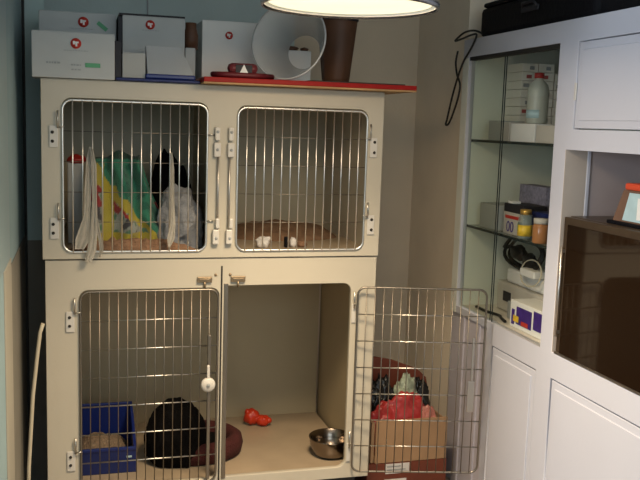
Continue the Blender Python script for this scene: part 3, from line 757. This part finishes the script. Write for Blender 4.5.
tag(B().tube(smoothpath([(1.70, .17, Z0 + .006), (1.70, .08, Z0 + .007), (1.715, .0, Z0 + .007), (1.70, -.05, Z0 + .007), (1.69, -.10, Z0 + .006)]), .006, 8).make('cable', M['cable']), 'short black cable lying on the worktop', 'cable')
tag(B().box(1.76, 1.84, -.17, -.06, .9455, .975, .005).make('card_box', M['white']) , 'small white box lying on top of the off white device', 'box')
CO = []
for tt in range(2 * 28 + 1):
    a = tt / 28 * 2 * math.pi
    CO.append((1.800 + .010 * math.sin(a * 3) + .008 * tt / 28, .0 + .150 * math.cos(a) * (1 - .18 * (tt > 28)), 1.020 + .068 * math.sin(a) * (1 - .12 * (tt > 28))))
tag(B().tube(CO, .0075, 8).ball((1.80, .03, 1.02), .022, .055, .030, nz=.3).ball((1.80, -.06, 1.0), .02, .045, .030, nz=.3).make('coiled_cable', M['cable']), 'thick coiled black cable standing on the off white device', 'cable')
CW = []
for tt in range(37):
    a = tt / 36 * 2 * math.pi; CW.append((1.775 + .01 * math.sin(a), -.12 + .075 * math.cos(a), .962 + .050 * math.sin(a)))
tag(B().tube(CW, .003, 8).make('thin_tube', M['tan']), 'thin pale looped tube hanging in front of the off white device', 'tube')

# ------------------------------------------------------------------ cartons between cage and cabinet
def bag(name, c, rx, ry, rz, m, label, seed, cat='bag', amp=.30, fr=2.2, sub=4, flat=.55):
    bm = bmesh.new(); bmesh.ops.create_icosphere(bm, subdivisions=sub + 1, radius=1)
    for v in bm.verts:
        p = v.co.copy(); S = Vector((seed, seed * 1.7, -seed))
        rg = 1 - 2 * abs(noise.noise(p * fr + S)); r2_ = 1 - 2 * abs(noise.noise(p * fr * 2.3 + S * 2))
        d = 1 + amp * (.55 * rg + .3 * r2_ + .5 * noise.noise(p * 1.2 + S)) - amp * .4
        p *= d
        if p.z < -flat: p.z = -flat
        v.co = (c[0] + p.x * rx, c[1] + p.y * ry, c[2] + (p.z + flat) * rz)
    for f in bm.faces: f.smooth = True
    me = bpy.data.meshes.new(name); bm.to_mesh(me); bm.free()
    return tag(link(name, me, m), label, cat)
CT = thing('carton', 'red brown carton with raised rounded back flap beside the cages', 'carton', (1.42, .3, 0))
bk = [(1.235, 0), (1.572, 0), (1.572, .38), (1.560, .43), (1.52, .468), (1.40, .515), (1.235, .550)]
panel('back_flap', bk, [], .010, M['carton'], CT, at=.335)
B().box(1.225, 1.570, .10, .112, 0, .152, .001).make('front_wall', M['carton'], CT)
B().box(1.225, 1.237, .112, .33, 0, .36, .001).make('side_wall', M['carton'], CT)
B().box(1.560, 1.572, .112, .33, 0, .152, .001).make('side_wall', M['carton'], CT)
B().box(1.237, 1.560, .112, .33, .140, .152).make('top', M['carton'], CT)
B().box(1.304, 1.406, .0985, .0995, .108, .150).make('paper_label', M['paper'], CT)
B().box(1.300, 1.396, .0985, .0995, .03, .085).make('paper_label', M['paper'], CT)
for q in ((1.39, .122), (1.37, .136), (1.36, .06)): B().box(1.31, q[0], .0975, .0985, q[1], q[1] + .005).make('print', M['grey'], CT)
KB = thing('cardboard_box', 'open beige kraft box standing on the red brown carton', 'box', (1.41, .2, .153))
B().box(1.258, 1.567, .102, .112, .1535, .330, .002).make('front_wall', M['beige'], KB)
B().box(1.242, 1.256, .112, .32, .1535, .322, .001).make('side_wall', M['beige'], KB)
B().box(1.553, 1.559, .113, .32, .1535, .322, .001).make('side_wall', M['beige'], KB)
B().box(1.258, 1.552, .113, .32, .1535, .165).make('bottom', M['beige'], KB)
bag('plastic_bag', (1.330, .262, .166), .070, .050, .185, M['bagb'], 'black plastic bag at the left of the open kraft box', 3.1)
bag('plastic_bag', (1.502, .268, .166), .050, .046, .180, M['bagb'], 'black plastic bag at the right of the open kraft box', 6.6)
bag('plastic_bag', (1.425, .255, .166), .070, .045, .180, M['bagw'], 'crumpled pale green and white bag between the black bags', 9.4, amp=.4, fr=3)
bag('plastic_bag', (1.390, .165, .166), .128, .042, .165, M['bagr'], 'shiny red plastic bag in front of the black bags', 1.7)
bag('plastic_bag', (1.490, .142, .166), .056, .026, .125, M['bagp'], 'pink plastic bag at the front right of the kraft box', 4.7)

bag(*TOW, amp=.4, fr=1.8)
bag(*BLK, amp=.22, fr=1.6)
# ------------------------------------------------------------------ lights
def area(name, loc, target, size, sy, power, col, spread=180):
    l = bpy.data.lights.new(name, 'AREA'); l.shape = 'RECTANGLE'; l.size = size; l.size_y = sy; l.energy = power; l.color = col; l.spread = R(spread)
    o = bpy.data.objects.new(name, l); COL.objects.link(o); o.location = loc
    o.rotation_euler = (Vector(target) - Vector(loc)).to_track_quat('-Z', 'Y').to_euler(); return o
area('window_light', (-2.1, -2.42, 1.55), (1.7, -.9, .9), .8, 1.3, 82, (.80, .88, 1.0))
area('room_fill', (.6, -4.3, 1.9), (.8, 0, 1.3), 2.4, 1.2, 26, (.78, .92, 1.0))  # added cool fill from behind the camera for diffuse daylight
l = bpy.data.lights.new('lamp_light', 'AREA'); l.shape = 'DISK'; l.size = .40; l.energy = 22; l.color = (1, .78, .52); l.spread = R(112)
o = bpy.data.objects.new('lamp_light', l); COL.objects.link(o); o.location = (LX, LY, LZ + .008)
l = bpy.data.lights.new('lamp_glow_light', 'AREA'); l.shape = 'DISK'; l.size = .40; l.energy = 11; l.color = (1, .74, .46)
o = bpy.data.objects.new('lamp_glow_light', l); COL.objects.link(o); o.location = (LX, LY, LZ + .009)
wd = bpy.data.worlds.new('world'); SC.world = wd; wd.use_nodes = True
wd.node_tree.nodes['Background'].inputs[0].default_value = (.5, .55, .6, 1); wd.node_tree.nodes['Background'].inputs[1].default_value = .15

# ------------------------------------------------------------------ camera
yaw, pitch, roll, F = R(15.86004610), R(-7.69207372), R(1.8155976), 858.4052818563171
f = Vector((math.sin(yaw) * math.cos(pitch), math.cos(yaw) * math.cos(pitch), math.sin(pitch)))
r = Vector((math.cos(yaw), -math.sin(yaw), 0)); u = r.cross(f)
r2 = r * math.cos(roll) + u * math.sin(roll); u2 = -r * math.sin(roll) + u * math.cos(roll)
cd = bpy.data.cameras.new('camera'); cam = bpy.data.objects.new('camera', cd); COL.objects.link(cam)
cd.sensor_width = 36; cd.lens = 36 * F / 640; cd.clip_start = .02
cam.matrix_world = Matrix(((r2.x, u2.x, -f.x, .11713029), (r2.y, u2.y, -f.y, -3.00385664), (r2.z, u2.z, -f.z, 1.5), (0, 0, 0, 1)))
SC.camera = cam
SC.view_settings.view_transform = 'Standard'
SC.view_settings.look = 'None'
SC.view_settings.exposure = -.15
